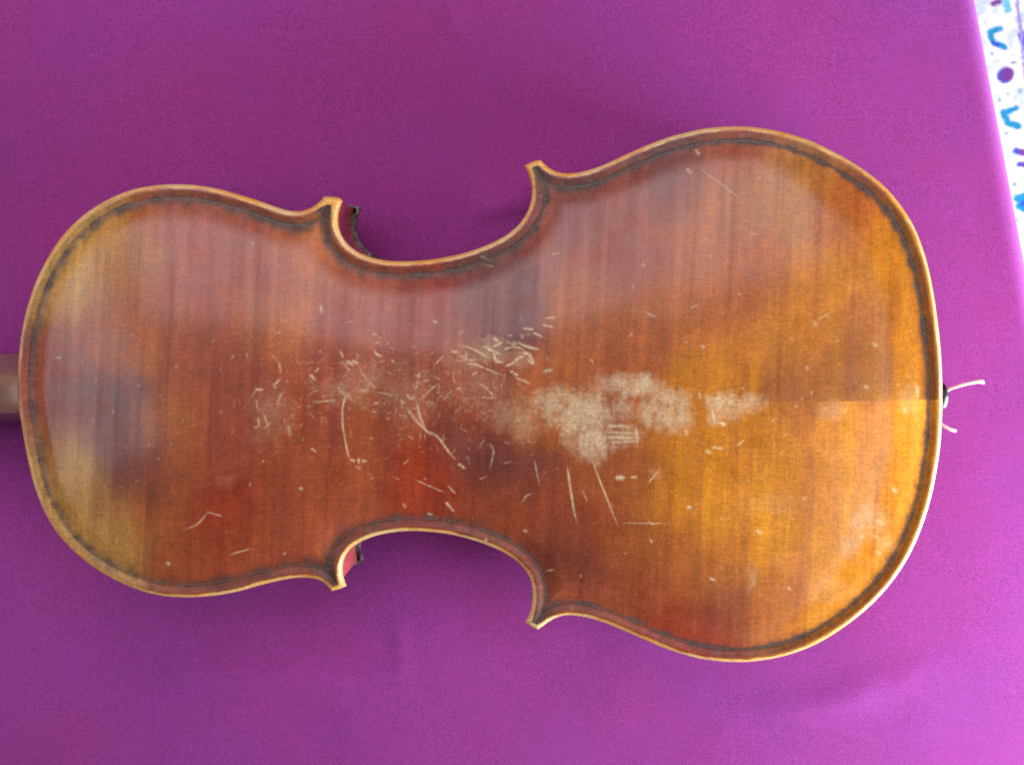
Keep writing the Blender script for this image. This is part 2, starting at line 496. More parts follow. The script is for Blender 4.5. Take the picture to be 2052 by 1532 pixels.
def arch_field(D, step, rim):
    """smooth dome over the plate: a membrane blown up inside the scoop line"""
    k = max(1, int(round(0.002 / step)))
    Dc = D[::k, ::k]; m = Dc > rim
    u = np.zeros(Dc.shape, np.float32); h = k * step
    for _ in range(2600):
        a = np.zeros_like(u)
        a[1:-1, 1:-1] = 0.25 * (u[:-2, 1:-1] + u[2:, 1:-1] + u[1:-1, :-2] + u[1:-1, 2:]) + h * h * 0.25
        u = np.where(m, a, 0)
    if k > 1:
        ny, nx = D.shape
        fy = np.arange(ny) / k; fx = np.arange(nx) / k
        j0 = np.minimum(fy.astype(int), u.shape[0] - 2); i0 = np.minimum(fx.astype(int), u.shape[1] - 2)
        ty = (fy - j0)[:, None]; tx = (fx - i0)[None]
        U = (u[j0][:, i0] * (1 - ty) * (1 - tx) + u[j0][:, i0 + 1] * (1 - ty) * tx + u[j0 + 1][:, i0] * ty * (1 - tx) + u[j0 + 1][:, i0 + 1] * ty * tx).astype(np.float32)
        M = D > rim; U = np.where(M, U, 0)
        for _ in range(160):
            a = np.zeros_like(U)
            a[1:-1, 1:-1] = 0.25 * (U[:-2, 1:-1] + U[2:, 1:-1] + U[1:-1, :-2] + U[1:-1, 2:]) + step * step * 0.25
            U = np.where(M, a, 0)
        u = U
    u = u / u.max()
    # fullness like a violin back: steep out of the scoop, flat along the middle
    return 1.2 * u ** 1.3 / (1 + 0.2 * u ** 1.3)

RB = 2.1
_dd = np.linspace(0, 30, 3001)
_ep = np.where(_dd < RB, -RB + np.sqrt(np.maximum(RB * RB - (RB - _dd) ** 2, 0)), 0) - 0.95 * sstep(2.2, 5.0, _dd) + 0.75 * sstep(6, 13, _dd)
_es = np.clip(np.gradient(_ep, _dd), -6, 6)

def plate(step, arch_h):
    xs, ys, ins, D, NI = field(step)
    A = arch_field(D, step, 0.0058) * arch_h
    gy, gx = np.gradient(A, step)
    cell = ins[:-1, :-1].astype(np.int8) + ins[:-1, 1:] + ins[1:, 1:] + ins[1:, :-1]
    ck = cell > 0
    used = np.zeros(ins.shape, bool)
    used[:-1, :-1] |= ck; used[:-1, 1:] |= ck; used[1:, 1:] |= ck; used[1:, :-1] |= ck
    ids = np.full(ins.shape, -1, np.int32); ids[used] = np.arange(used.sum())
    J, I = np.nonzero(used)
    x, y = xs[I], ys[J]; inside = ins[J, I]; ni = NI[J, I]
    d = D[J, I] * 1000.0
    npnt = outline[ni]
    g = np.stack([x, y], -1) - npnt
    x = np.where(inside, x, npnt[:, 0]); y = np.where(inside, y, npnt[:, 1])
    gl = np.linalg.norm(g, axis=1)
    gd = np.where((inside & (gl > 2e-4))[:, None], g / np.maximum(gl, 1e-9)[:, None], -onrm[ni])
    e = np.interp(d, _dd, _ep) / 1000; sl = np.interp(d, _dd, _es)
    a = A[J, I] * inside
    z = e + a
    N = np.stack([-(sl * gd[:, 0] + gx[J, I]), -(sl * gd[:, 1] + gy[J, I]), np.ones(len(x))], -1)
    N /= np.linalg.norm(N, axis=1)[:, None]
    cj, ci = np.nonzero(ck)
    q = np.stack([ids[cj, ci], ids[cj, ci + 1], ids[cj + 1, ci + 1], ids[cj + 1, ci]], -1)
    return dict(x=x, y=y, z=z, N=N, q=q, d=d, ni=ni, inside=inside, A=A, xs=xs, ys=ys, step=step, I=I, J=J, shape=ins.shape)

def skirt_of(pl):
    """rounded side and underside lip hanging from the plate's border"""
    q = pl['q']
    E = np.vstack([q[:, [0, 1]], q[:, [1, 2]], q[:, [2, 3]], q[:, [3, 0]]])
    key = np.sort(E, 1)
    _, inv, cnt = np.unique(key[:, 0].astype(np.int64) * (len(pl['x']) + 1) + key[:, 1], return_inverse=True, return_counts=True)
    be = E[cnt[inv] == 1]
    bv, binv = np.unique(be, return_inverse=True); binv = binv.reshape(be.shape)
    n = onrm[pl['ni'][bv]]
    base = np.stack([pl['x'][bv], pl['y'][bv]], -1)
    rings, norms = [], []
    for inset, zz, nr, nzv in ((0, None, 1, 0), (0, -0.0030, 1, 0), (0.0005, -0.0038, .7, -.7), (0.0034, -0.0040, 0, -1)):
        p = base - n * inset
        rings.append(np.column_stack([p, pl['z'][bv] if zz is None else np.full(len(p), zz)]))
        norms.append(np.column_stack([n * nr, np.full(len(p), nzv)]))
    m = len(bv); qs = []
    for r in range(3):
        qs.append(np.stack([binv[:, 1] + r * m, binv[:, 0] + r * m, binv[:, 0] + (r + 1) * m, binv[:, 1] + (r + 1) * m], -1))
    return np.vstack(rings), np.vstack(norms), np.vstack(qs), bv

violin = bpy.data.objects.new('violin', None)
COL.objects.link(violin)
violin['label'] = 'old red-brown violin lying face down, its scratched varnished back uppermost on the purple cloth'
violin['category'] = 'violin'
vc = (outline.max(0) + outline.min(0)) / 2
violin.location = (vc[0], vc[1], 0.0)
ORG = np.array([vc[0], vc[1], 0.0])

# ------------------------------------------------------------------ back plate: varnish, wear, scratches and a painted sheen
R_, D_, A_, O_, Y_ = (158, 73, 39), (122, 60, 46), (192, 114, 20), (174, 92, 36), (198, 146, 68)
AP, OD, RD, OY, RP = (208, 128, 24), (164, 92, 26), (160, 58, 26), (176, 110, 48), (156, 76, 54)
TONES = [
 (150,480,Y_),(100,570,Y_),(200,425,Y_),(120,520,Y_),(280,410,O_),(260,520,OY),(330,450,RP),(450,500,R_),(550,520,R_),(350,600,R_),(250,650,O_),(120,680,RP),(200,800,D_),(270,890,D_),(120,850,RP),(100,930,Y_),(150,1000,Y_),(200,1060,Y_),(240,1125,Y_),(330,1110,R_),(285,1020,O_),(270,960,D_),(350,950,R_),(340,870,O_),(380,1120,R_),(450,1050,RD),(500,1100,R_),(600,1050,R_),(600,900,R_),(450,850,R_),(420,700,R_),(530,660,O_),(550,800,R_),(490,760,R_),(620,480,O_),
 (750,600,R_),(850,580,RD),(980,560,D_),(1000,640,D_),(700,700,R_),(800,800,R_),(700,950,R_),(850,970,RD),(950,900,D_),(1040,940,D_),(1000,1020,R_),(1100,1030,R_),(900,700,R_),(700,1040,R_),
 (1100,450,RP),(1150,400,D_),(1250,420,R_),(1330,380,D_),(1350,320,D_),(1450,320,R_),(1250,500,R_),(1180,600,O_),(1400,450,O_),(1500,400,OY),(1600,390,OY),(1700,430,O_),(1500,550,O_),(1650,560,A_),(1780,500,A_),(1450,620,O_),(1330,640,O_),(1500,690,A_),(1600,650,A_),(1740,680,OD),(1720,760,OD),(1840,700,A_),(1600,780,OD),(1250,680,O_),(1180,700,O_),(1420,740,A_),
 (1700,850,AP),(1800,850,AP),(1500,870,A_),(1400,900,A_),(1350,1000,A_),(1450,1060,AP),(1550,1100,AP),(1600,1000,A_),(1750,1000,AP),(1650,1180,A_),(1700,1150,AP),(1240,960,O_),(1250,1070,O_),(1150,1120,D_),(1190,1060,R_),(1120,1190,R_),(1200,1200,R_),(1290,1180,R_),(1340,1120,O_),(1380,1250,RD),(1440,1220,D_),(1490,1230,O_),(1420,1290,RD),(1530,1290,O_),(1620,1250,A_),(1560,1180,O_),(1500,1120,A_),(1430,1140,O_),(1330,1270,RD),
 (1100,830,O_),(1050,780,O_),(1000,800,R_),(950,780,R_),
]
# strokes: polyline in photo pixels, width px, strength
S3 = lambda ox, oy, k, pts, w, a: ([(ox + x * k, oy + y * k) for x, y in pts], w, a)
kA = 300 / 2043; kB = 520 / 2043
STROKES = []
for pts, w, a in [
  ([(310,485),(470,545),(560,590),(665,660)],4,.95),([(150,565),(200,575),(260,580)],7,.9),([(220,700),(380,690),(520,685)],3,.6),([(350,740),(480,745),(600,790),(720,840),(880,900)],4,.95),
  ([(760,395),(790,430)],6,1),([(720,520),(800,480),(870,440)],6,.9),([(640,520),(720,560),(840,620)],7,.9),([(720,560),(760,650),(780,700),(880,720)],8,1),([(860,560),(980,515),(1090,520),(1180,570)],4,.9),
  ([(1070,440),(1150,490),(1250,520),(1360,545)],6,.95),([(1180,480),(1280,520),(1370,545)],4,.9),([(1100,590),(1200,600),(1250,650),(1300,740)],8,1),([(1190,670),(1260,720),(1290,745)],9,1),([(900,780),(1020,720),(1100,650),(1200,650)],6,.95),
  ([(960,830),(1040,880),(1090,900)],6,.8),([(1030,930),(1150,970),(1240,1010)],5,.95),([(1420,840),(1550,820)],9,.7),([(1140,255),(1290,270)],6,.9),([(1280,310),(1420,380)],4,.8),([(1400,205),(1560,240)],5,.85),([(1450,115),(1590,105)],5,.85),
  ([(1120,350),(1140,380)],6,.7),([(920,345),(1000,360)],4,.6),([(250,360),(330,280)],3,.45),([(10,680),(70,620)],4,.6),([(180,800),(200,960),(210,1010)],4,.4),([(440,900),(520,850)],5,.5),([(480,980),(600,1040),(700,1130),(740,1180)],4,.6),
  ([(230,1080),(300,1070)],4,.5),([(560,1195),(760,1210)],5,.4),([(370,590),(365,640)],8,.4),([(250,600),(380,680),(520,700)],5,.5),([(570,520),(660,500)],5,.5),([(900,430),(1000,470),(1080,470)],5,.5),([(1000,430),(1060,460)],6,.5)]:
    STROKES.append(S3(880, 620, kA, pts, w, a))
for pts, w, a in [
  ([(545,350),(570,400),(600,450)],6,.6),([(630,490),(700,530),(740,560)],7,.75),([(735,495),(780,520)],7,.7),([(620,560),(700,640)],5,.4),([(800,560),(880,700),(1000,840),(1060,860)],5,.4),([(520,850),(600,940),(700,990)],9,.35),([(820,900),(930,900)],8,.4),
  ([(670,920),(620,1000),(590,1100),(590,1280),(600,1440)],4,.6),([(180,1080),(330,1050),(500,1050)],5,.45),([(1020,340),(1050,400),(1130,440)],6,.75),([(1250,470),(1290,520)],7,.6),([(1040,250),(1090,245)],5,.6),([(1010,130),(1050,140)],5,.6),
  ([(1850,545),(1970,420)],4,.6),([(1640,660),(1620,740)],6,.8),([(1690,765),(1770,765)],4,.8),([(1620,740),(1600,850),(1540,880)],4,.5),([(1460,940),(1500,1000),(1580,1020)],6,.5),([(1600,1050),(1620,1150),(1660,1280),(1720,1420)],5,.7),([(1470,1160),(1580,1300),(1720,1440)],6,.55),
  ([(1640,1020),(1780,900),(1880,810)],4,.5),([(1370,1020),(1440,1080)],5,.5),([(1050,920),(1200,950),(1290,980)],4,.4),([(160,700),(200,740)],8,.55),([(220,640),(260,600)],5,.5),([(1000,1080),(1080,1070)],6,.5),([(990,1200),(1060,1180)],5,.45),([(1720,1040),(1850,1090)],5,.35),([(1950,1010),(2040,980)],5,.4)]:
    STROKES.append(S3(600, 650, kA, pts, w, a))
for pts, w, a in [
  ([(860,730),(815,830),(808,960),(830,1100),(850,1200),(870,1270)],4,.75),([(880,1260),(900,1270)],6,.8),([(935,1250),(940,1290)],6,.8),([(970,1270),(990,1270)],6,.6),([(910,1310),(960,1330)],6,.5),([(1310,840),(1420,980),(1480,1040),(1560,1080),(1640,1190),(1700,1260)],5,.75),([(1395,820),(1415,920),(1450,1000)],4,.6),([(1720,1290),(1780,1330)],6,.8),
  ([(260,680),(320,630)],5,.7),([(310,490),(325,580)],5,.6),([(120,705),(185,710)],6,.7),([(130,780),(140,860)],5,.4),([(140,930),(150,990),(110,1010)],5,.6),([(180,880),(230,1010)],6,.4),([(290,850),(310,780),(340,730)],6,.4),([(190,1020),(250,960)],5,.45),([(380,980),(400,1080)],12,.3),([(280,265),(330,255)],4,.5),([(635,45),(650,110)],7,.8),
  ([(640,800),(760,790)],4,.5),([(1370,1410),(1500,1470),(1620,1520)],4,.6),([(1640,1460),(1700,1530)],4,.6),([(1970,1130),(2000,1200),(1970,1330)],4,.5),([(560,800),(700,800)],3,.4),([(560,1170),(610,1200)],5,.7),([(55,420),(60,460)],5,.5)]:
    STROKES.append(S3(480, 600, kB, pts, w, a))
for pts, w, a in [
  ([(120,870),(160,1060)],4,.6),([(380,920),(400,1060),(430,1250),(455,1370)],4.5,.8),([(580,870),(620,990),(700,1190),(780,1390)],4.5,.8),([(1010,1060),(1120,930)],4,.65),([(760,1010),(840,1010)],12,.8),([(890,1005),(920,1005)],8,.6),([(1480,800),(1500,810)],7,.6),([(1510,770),(1620,780)],5,.7),([(1710,760),(1780,710)],4,.6),([(1520,470),(1545,570)],8,.8),([(1590,580),(1620,590)],8,.8),
  ([(1020,1355),(1060,1380)],5,.8),([(800,1365),(1160,1370)],2.5,.6),([(1030,1490),(1050,1520)],4,.8),([(560,70),(590,110)],5,.7),([(1420,330),(1425,390)],6,.6),([(20,1210),(60,1150),(120,1130)],4,.5),([(500,1110),(540,1200)],3,.4),([(1310,630),(1330,680)],6,.6),([(920,610),(935,740)],5,.7),
  ([(680,600),(900,605)],6,.6),([(670,650),(920,660)],5,.55),([(690,690),(940,700)],7,.7),([(700,735),(930,720)],5,.5),([(1320,1245),(1360,1240)],8,.8)]:
    STROKES.append(S3(1040, 700, kB, pts, w, a))
for pts, w, a in [   # upper left corner of the lower bout, edges, lower rim
  ([(1395,300),(1400,308)],8,.5),([(1378,340),(1384,346)],8,.4),([(1405,340),(1450,372),(1480,395)],3.5,.5),([(1295,627),(1318,636)],5,.6),([(962,512),(985,524)],5,.6),([(962,528),(988,534)],4,.6),([(1105,510),(1125,505)],5,.4),([(1258,676),(1268,666)],4,.5),([(1383,618),(1400,608)],3,.4),([(1640,640),(1665,625)],4,.4),([(1500,470),(1520,468)],4,.3),([(1095,1144),(1112,1141)],4,.8),([(1419,1155),(1434,1163)],5,.85),([(893,1005),(910,1025)],6,.95),([(808,1009),(812,1016)],5,.7),([(858,1029),(864,1032)],6,.8),([(368,1061),(395,1050),(415,1027)],4,.6),([(414,1025),(445,1034)],4,.6),([(462,1110),(505,1098)],4,.6),([(337,1128),(337.5,1129)],8,.9),([(1048,1063),(1058,1064)],6,.7),([(973,1081),(975,1083)],7,.7),([(113,717),(119,716)],8,.5),([(602,978),(604,979)],7,.8),([(870,643),(873,645)],8,.5),([(1790,980),(1794,984)],12,.45),([(1755,1040),(1772,1050)],9,.3),([(1725,1072),(1732,1078)],13,.3),([(1758,1106),(1765,1110)],8,.3),([(1580,1176),(1583,1180)],8,.4),([(1518,1063),(1524,1068)],7,.5),([(1735,774),(1738,776)],9,.4),([(1632,648),(1636,650)],9,.4),([(1752,690),(1756,692)],9,.4),([(1407,693),(1410,696)],10,.4),([(1617,737),(1619,738)],8,.4),([(1445,1038),(1447,1040)],6,.5),([(1810,820),(1820,825)],9,.5),([(1838,770),(1840,800)],9,.35)]:
    STROKES.append((pts, w, a))
for _ in range(420):     # the haze of fine scratches across the middle bout
    u = random.gauss(800, 185); v = random.gauss(795 + (u - 800) * 0.02, 62)
    if not 470 < u < 1160: continue
    L = random.uniform(4, 20); th = random.choice((random.gauss(0.4, 0.35), random.gauss(-0.5, 0.3), random.gauss(1.4, 0.3)))
    STROKES.append(([(u, v), (u + L * .5 * math.cos(th) + random.gauss(0, .7), v + L * .5 * math.sin(th) + random.gauss(0, .7)), (u + L * math.cos(th), v + L * math.sin(th))], random.uniform(1.4, 2.6), random.uniform(.06, .40) ** 1.1))
for _ in range(170):     # nicks all over
    u = random.uniform(110, 1830); v = random.gauss(830, 190)
    L = random.uniform(0.5, 6); th = random.uniform(0, 3.1)
    STROKES.append(([(u, v), (u + L * math.cos(th), v + L * math.sin(th))], random.uniform(2.5, 5), random.uniform(.12, .5)))
PATCHES = [  # worn bare spots, plus window sheen painted pale at lower right: centre, radii, strength
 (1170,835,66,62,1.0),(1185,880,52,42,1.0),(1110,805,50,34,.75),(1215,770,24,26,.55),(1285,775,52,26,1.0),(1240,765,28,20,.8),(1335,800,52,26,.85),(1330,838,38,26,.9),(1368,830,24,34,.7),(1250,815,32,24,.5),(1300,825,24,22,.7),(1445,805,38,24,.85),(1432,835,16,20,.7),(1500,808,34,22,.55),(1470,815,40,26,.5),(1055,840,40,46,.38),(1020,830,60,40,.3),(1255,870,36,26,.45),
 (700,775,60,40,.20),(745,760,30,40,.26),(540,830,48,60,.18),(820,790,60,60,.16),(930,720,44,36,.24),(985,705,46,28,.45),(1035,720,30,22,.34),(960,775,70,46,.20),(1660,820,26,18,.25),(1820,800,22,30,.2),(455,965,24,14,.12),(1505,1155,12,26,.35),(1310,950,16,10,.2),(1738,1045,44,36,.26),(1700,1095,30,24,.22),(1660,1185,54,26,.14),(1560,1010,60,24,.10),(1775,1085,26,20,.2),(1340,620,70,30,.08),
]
ARCH_H = 0.0105
pl = plate(0.00033, ARCH_H)

def dress_back():
    x, y, z, d = pl['x'], pl['y'], pl['z'], pl['d']
    zz = z + Z_EDGE
    U, V = project(x, y, zz)                                    # only to look the marks up: they stay on the wood
    U = U.astype(np.float32); V = V.astype(np.float32)
    wu = U + 46 * (fbm(U / 90, V / 90, 0, 4) - 0.5); wv = V + 70 * (fbm(U / 80 + 50, V / 110 + 9, 3, 4) - 0.5)
    num = np.zeros((len(x), 3), np.float32); den = np.full(len(x), 1e-9, np.float32)
    for u, v, c in TONES:
        w = np.exp(-(((wu - u) ** 2 + (wv - v) ** 2) / (58.0 ** 2)))  + 1e-5 / (1 + ((wu - u) ** 2 + (wv - v) ** 2) / 1e4)
        num += w[:, None] * lin(c).astype(np.float32); den += w
    c = num / den[:, None]
    # maple flame: bands across the grain, broken at the centre joint
    half = (V < 803 - (U - 1700) * 0.012) | (U < 1480)
    sk = 0.05 * (V - 803)
    fx = U + sk + 7 * (fbm(U / 60, V / 240, 2, 3) - 0.5)
    fl = fbm(fx / 27 + np.where(half, 0, 33), V / 420 + np.where(half, 0, 5), 6, 3) - 0.5
    fl2 = fbm(fx / 9 + np.where(half, 0, 71), V / 260, 7, 2) - 0.5
    c *= (1 + 0.50 * fl + 0.34 * fl2)[:, None]
    c[:, 1] *= 1 + 0.30 * fl
    pores = fbm(U / 2.6, V / 34, 11, 2) - 0.5; pores2 = fbm(U / 1.7, V / 7, 0, 2) - 0.5
    c *= (1 + 0.22 * pores + 0.30 * pores2)[:, None]
    # the lower half of the joint near the end is lighter amber
    j = sstep(1540, 1720, U) * np.where(half, -0.24, 0.22) * np.exp(-((V - 803) / 70) ** 2)
    c *= (1 + j)[:, None]
    blotch = fbm(U / 34, V / 34, 9, 4) - 0.5
    c *= (1 + 0.34 * blotch)[:, None]
    dull = np.clip(0.14 + 0.4 * blotch - 0.45 * fl - 0.2 * fl2, 0.05, 0.6)
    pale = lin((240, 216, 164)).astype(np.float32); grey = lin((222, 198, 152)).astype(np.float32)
    # bare, rubbed patches and the painted lower-right sheen
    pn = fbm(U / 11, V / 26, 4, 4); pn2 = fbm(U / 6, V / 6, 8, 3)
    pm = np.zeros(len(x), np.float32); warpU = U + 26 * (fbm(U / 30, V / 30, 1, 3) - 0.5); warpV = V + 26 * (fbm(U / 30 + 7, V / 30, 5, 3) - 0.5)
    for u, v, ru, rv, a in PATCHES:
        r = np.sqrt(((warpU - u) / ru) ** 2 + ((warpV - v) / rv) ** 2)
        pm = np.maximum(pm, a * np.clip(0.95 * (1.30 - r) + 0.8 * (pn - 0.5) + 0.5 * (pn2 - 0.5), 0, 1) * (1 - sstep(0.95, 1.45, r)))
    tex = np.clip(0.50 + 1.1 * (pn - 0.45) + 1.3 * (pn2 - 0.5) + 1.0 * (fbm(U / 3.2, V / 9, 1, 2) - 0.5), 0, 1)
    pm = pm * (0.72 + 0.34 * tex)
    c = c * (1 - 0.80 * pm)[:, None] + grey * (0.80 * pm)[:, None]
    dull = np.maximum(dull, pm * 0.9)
    # scratches, drawn into a grid of the plate
    ny, nx = pl['shape']; st = pl['step']; x0, y0 = pl['xs'][0], pl['ys'][0]
    G = np.zeros((ny, nx), np.float32)
    for pts, w, a in STROKES:
        p = np.array(pts, float)
        wz = np.full(len(p), Z_EDGE + 0.008)
        for _ in range(3):
            wxy = unproject(p[:, 0], p[:, 1], wz)
            ii = np.clip(((wxy[:, 0] - x0) / st).astype(int), 0, nx - 1); jj = np.clip(((wxy[:, 1] - y0) / st).astype(int), 0, ny - 1)
            wz = Z_EDGE + pl['A'][jj, ii]
        if len(wxy) > 2: wxy = catmull(wxy, 4)
        r = max(w * 0.30 / 5200.0, 0.00019)
        i0 = max(0, int((wxy[:, 0].min() - 3 * r - x0) / st)); i1 = min(nx, int((wxy[:, 0].max() + 3 * r - x0) / st) + 2)
        j0 = max(0, int((wxy[:, 1].min() - 3 * r - y0) / st)); j1 = min(ny, int((wxy[:, 1].max() + 3 * r - y0) / st) + 2)
        if i1 <= i0 or j1 <= j0: continue
        X, Yg = np.meshgrid(pl['xs'][i0:i1], pl['ys'][j0:j1])
        dd = np.full(X.shape, 9.0); tt = np.zeros(X.shape)
        ns = len(wxy) - 1
        for k, (p0, p1) in enumerate(zip(wxy, wxy[1:])):
            v = p1 - p0; l2 = v @ v + 1e-14
            h = np.clip(((X - p0[0]) * v[0] + (Yg - p0[1]) * v[1]) / l2, 0, 1)
            q = np.hypot(X - p0[0] - h * v[0], Yg - p0[1] - h * v[1])
            tt = np.where(q < dd, (k + h) / ns, tt); dd = np.minimum(dd, q)
        if ns > 1 or np.hypot(*(wxy[-1] - wxy[0])) > 0.0018:
            ph = random.random()
            tp = np.clip(np.minimum(tt * (3 + 5 * ph), (1 - tt) * (8 - 5 * ph)), 0.1, 1)
        else:
            tp = 1.0
        r = r * (0.6 + 0.7 * tp * random.uniform(0.6, 1.2))
        a = a * (0.25 + 0.75 * tp)
        brk = np.clip(0.25 + 1.1 * vnoise(X * 2600, Yg * 2600, 5) * (0.5 + vnoise(X * 700, Yg * 700, 3)), 0.1, 1)
        G[j0:j1, i0:i1] = np.maximum(G[j0:j1, i0:i1], np.minimum(1, a * 1.15) * brk * np.exp(-(dd / r) ** 2))
    sm = G[pl['J'], pl['I']]
    c = c * (1 - sm)[:, None] + pale * sm[:, None]
    dull = np.maximum(dull, sm * 0.8)
    # edge: scoop dirt, purfling, rubbed rim
    gn = fbm(U / 22, V / 22, 10, 4); gn2 = fbm(U / 7, V / 7, 2, 3)
    dirt = lin((76, 62, 54)).astype(np.float32); dust = lin((128, 122, 116)).astype(np.float32)
    channel = sstep(2.0, 2.8, d) * (1 - sstep(5.6, 7.6 + 5.0 * (gn - 0.4) + 1.6 * sstep(1200, 700, U), d))
    dm = channel * np.clip(0.42 + 1.1 * (gn - 0.4) + 0.4 * (gn2 - 0.5), 0.12, 0.9)
    topside = sstep(0, 240, 800 - V) * 0.25
    dm = np.clip(dm + channel * topside, 0, 0.92)
    mid = sstep(2.0, 2.6, d) * (1 - sstep(4.2, 4.8, d))
    dm *= 1 - 0.40 * mid
    tips = [(667, 398), (1066, 328), (1064, 1252), (678, 1178)]
    tipd = np.min([np.hypot(U - a, V - b) for a, b in tips], 0)
    dm = np.clip(dm + 0.7 * sstep(1.6, 2.6, d) * np.exp(-(tipd / 42) ** 2), 0, 0.92)
    c = c * (1 - dm)[:, None] + dirt * dm[:, None]
    dm = dm * (0.36 + 0.64 * sstep(1400, 900, U))
    du = channel * sstep(0.60, 0.75, gn2) * 0.25
    c = c * (1 - du)[:, None] + dust * du[:, None]
    pfm = sstep(4.75, 4.95, d) * (1 - sstep(6.0, 6.2, d))
    pfw = sstep(5.15, 5.3, d) * (1 - sstep(5.65, 5.8, d)) * np.clip(1.2 * gn - 0.2, 0.1, 0.5)
    pfm = pfm * np.clip(0.30 + 0.35 * sstep(900, 1500, U) + 0.5 * (gn - 0.5), 0.15, 0.75)
    c = c * (1 - pfm)[:, None] + lin((50, 44, 46)).astype(np.float32) * pfm[:, None]
    c = c * (1 - 0.6 * pfw)[:, None] + lin((150, 140, 118)).astype(np.float32) * (0.6 * pfw)[:, None]
    rw = 1.6 + 1.0 * (gn - 0.5) + 1.6 * np.exp(-(np.hypot(U - 662, V - 402) / 20) ** 2) + 0.5 * np.exp(-(tipd / 16) ** 2)
    rim = (1 - sstep(rw - 0.35, rw + 0.25, d)) * (1 - 0.85 * np.exp(-(((V - 775) / 42) ** 2)) * (U < 120))
    rn = np.clip(2.2 * fbm(U / 70, V / 70, 7, 3) - 0.6, 0, 1)
    rcol = lin((238, 172, 66))[None] * (1 - rn[:, None]) + lin((234, 198, 126))[None] * rn[:, None]
    c = c * (1 - rim)[:, None] + rcol * rim[:, None]
    dull = np.clip(np.maximum(dull, np.maximum(dm * 0.7, rim * 0.1)), 0, 1)
    dull = np.maximum(dull, (0.62 + 0.3 * sstep(1500, 1700, U)) * (1 - sstep(9 + 7 * sstep(1500, 1700, U), 18 + 9 * sstep(1500, 1700, U), d)) * sstep(2.2, 3.0, d) * (0.75 + 0.5 * gn))
    # parts
    vert = np.stack([x, y, zz], -1) - ORG
    q = pl['q']; dq = d[q].mean(1); hq = V[q].mean(1) < (803 - (U[q].mean(1) - 1700) * 0.012)
    sv, sn, sq, bv = skirt_of(pl)
    sv = sv + np.array([0, 0, Z_EDGE]) - ORG
    edge_q = dq < 4.75
    qe, (ve, ne, ce, de) = submesh(q, edge_q, vert, pl['N'], c, dull)
    m = len(bv)
    sc_ = np.tile(c[bv], (4, 1)); sc_[2 * m:] *= 0.6
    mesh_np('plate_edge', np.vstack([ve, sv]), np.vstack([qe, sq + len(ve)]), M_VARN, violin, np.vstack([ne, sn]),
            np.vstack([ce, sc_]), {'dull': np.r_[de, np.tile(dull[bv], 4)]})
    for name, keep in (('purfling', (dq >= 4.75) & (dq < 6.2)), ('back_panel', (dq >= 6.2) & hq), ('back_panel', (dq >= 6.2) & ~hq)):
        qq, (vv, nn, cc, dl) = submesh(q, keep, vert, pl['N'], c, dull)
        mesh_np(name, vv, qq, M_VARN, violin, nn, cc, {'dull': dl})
dress_back()

# ------------------------------------------------------------------ belly plate (faces the cloth), ribs, neck, end button
Z_BELLY = 0.0135
def belly():
    b = plate(0.0012, 0.0138)
    b['y'] = vc[1] + (b['y'] - vc[1]) * 0.985          # the belly is a touch narrower than the back
    vert = np.stack([b['x'], b['y'], Z_BELLY - b['z']], -1)
    N = b['N'] * np.array([1, 1, -1])
    sv, sn, sq, bv = skirt_of(b)
    sv = sv * np.array([1, 1, -1]) + np.array([0, 0, Z_BELLY]); sn = sn * np.array([1, 1, -1])
    V = np.vstack([vert, sv]) - ORG
    q = np.vstack([b['q'][:, ::-1], sq[:, ::-1] + len(vert)])
    cap = np.stack([b['x'], b['y'], np.full(len(b['x']), Z_BELLY + 0.0039)], -1) - ORG
    q = np.vstack([q, b['q'] + len(V)]); V = np.vstack([V, cap]); sn = np.vstack([sn, np.tile([0, 0, 1.0], (len(cap), 1))])
    g = fbm(V[:, 0] * 600, V[:, 1] * 600 + V[:, 2] * 300, 3, 4)
    c = np.empty((len(V), 3)); c[:] = lin((140, 72, 36))
    nt_ = len(vert)
    t = np.clip((g[nt_:] - 0.35) * 3, 0, 1)[:, None]
    c[nt_:] = lin((46, 43, 44)) * (1 - t) + lin((142, 140, 142)) * t
    mesh_np('belly', V, q, M_BELLY, violin, np.vstack([N, sn]), c)
belly()

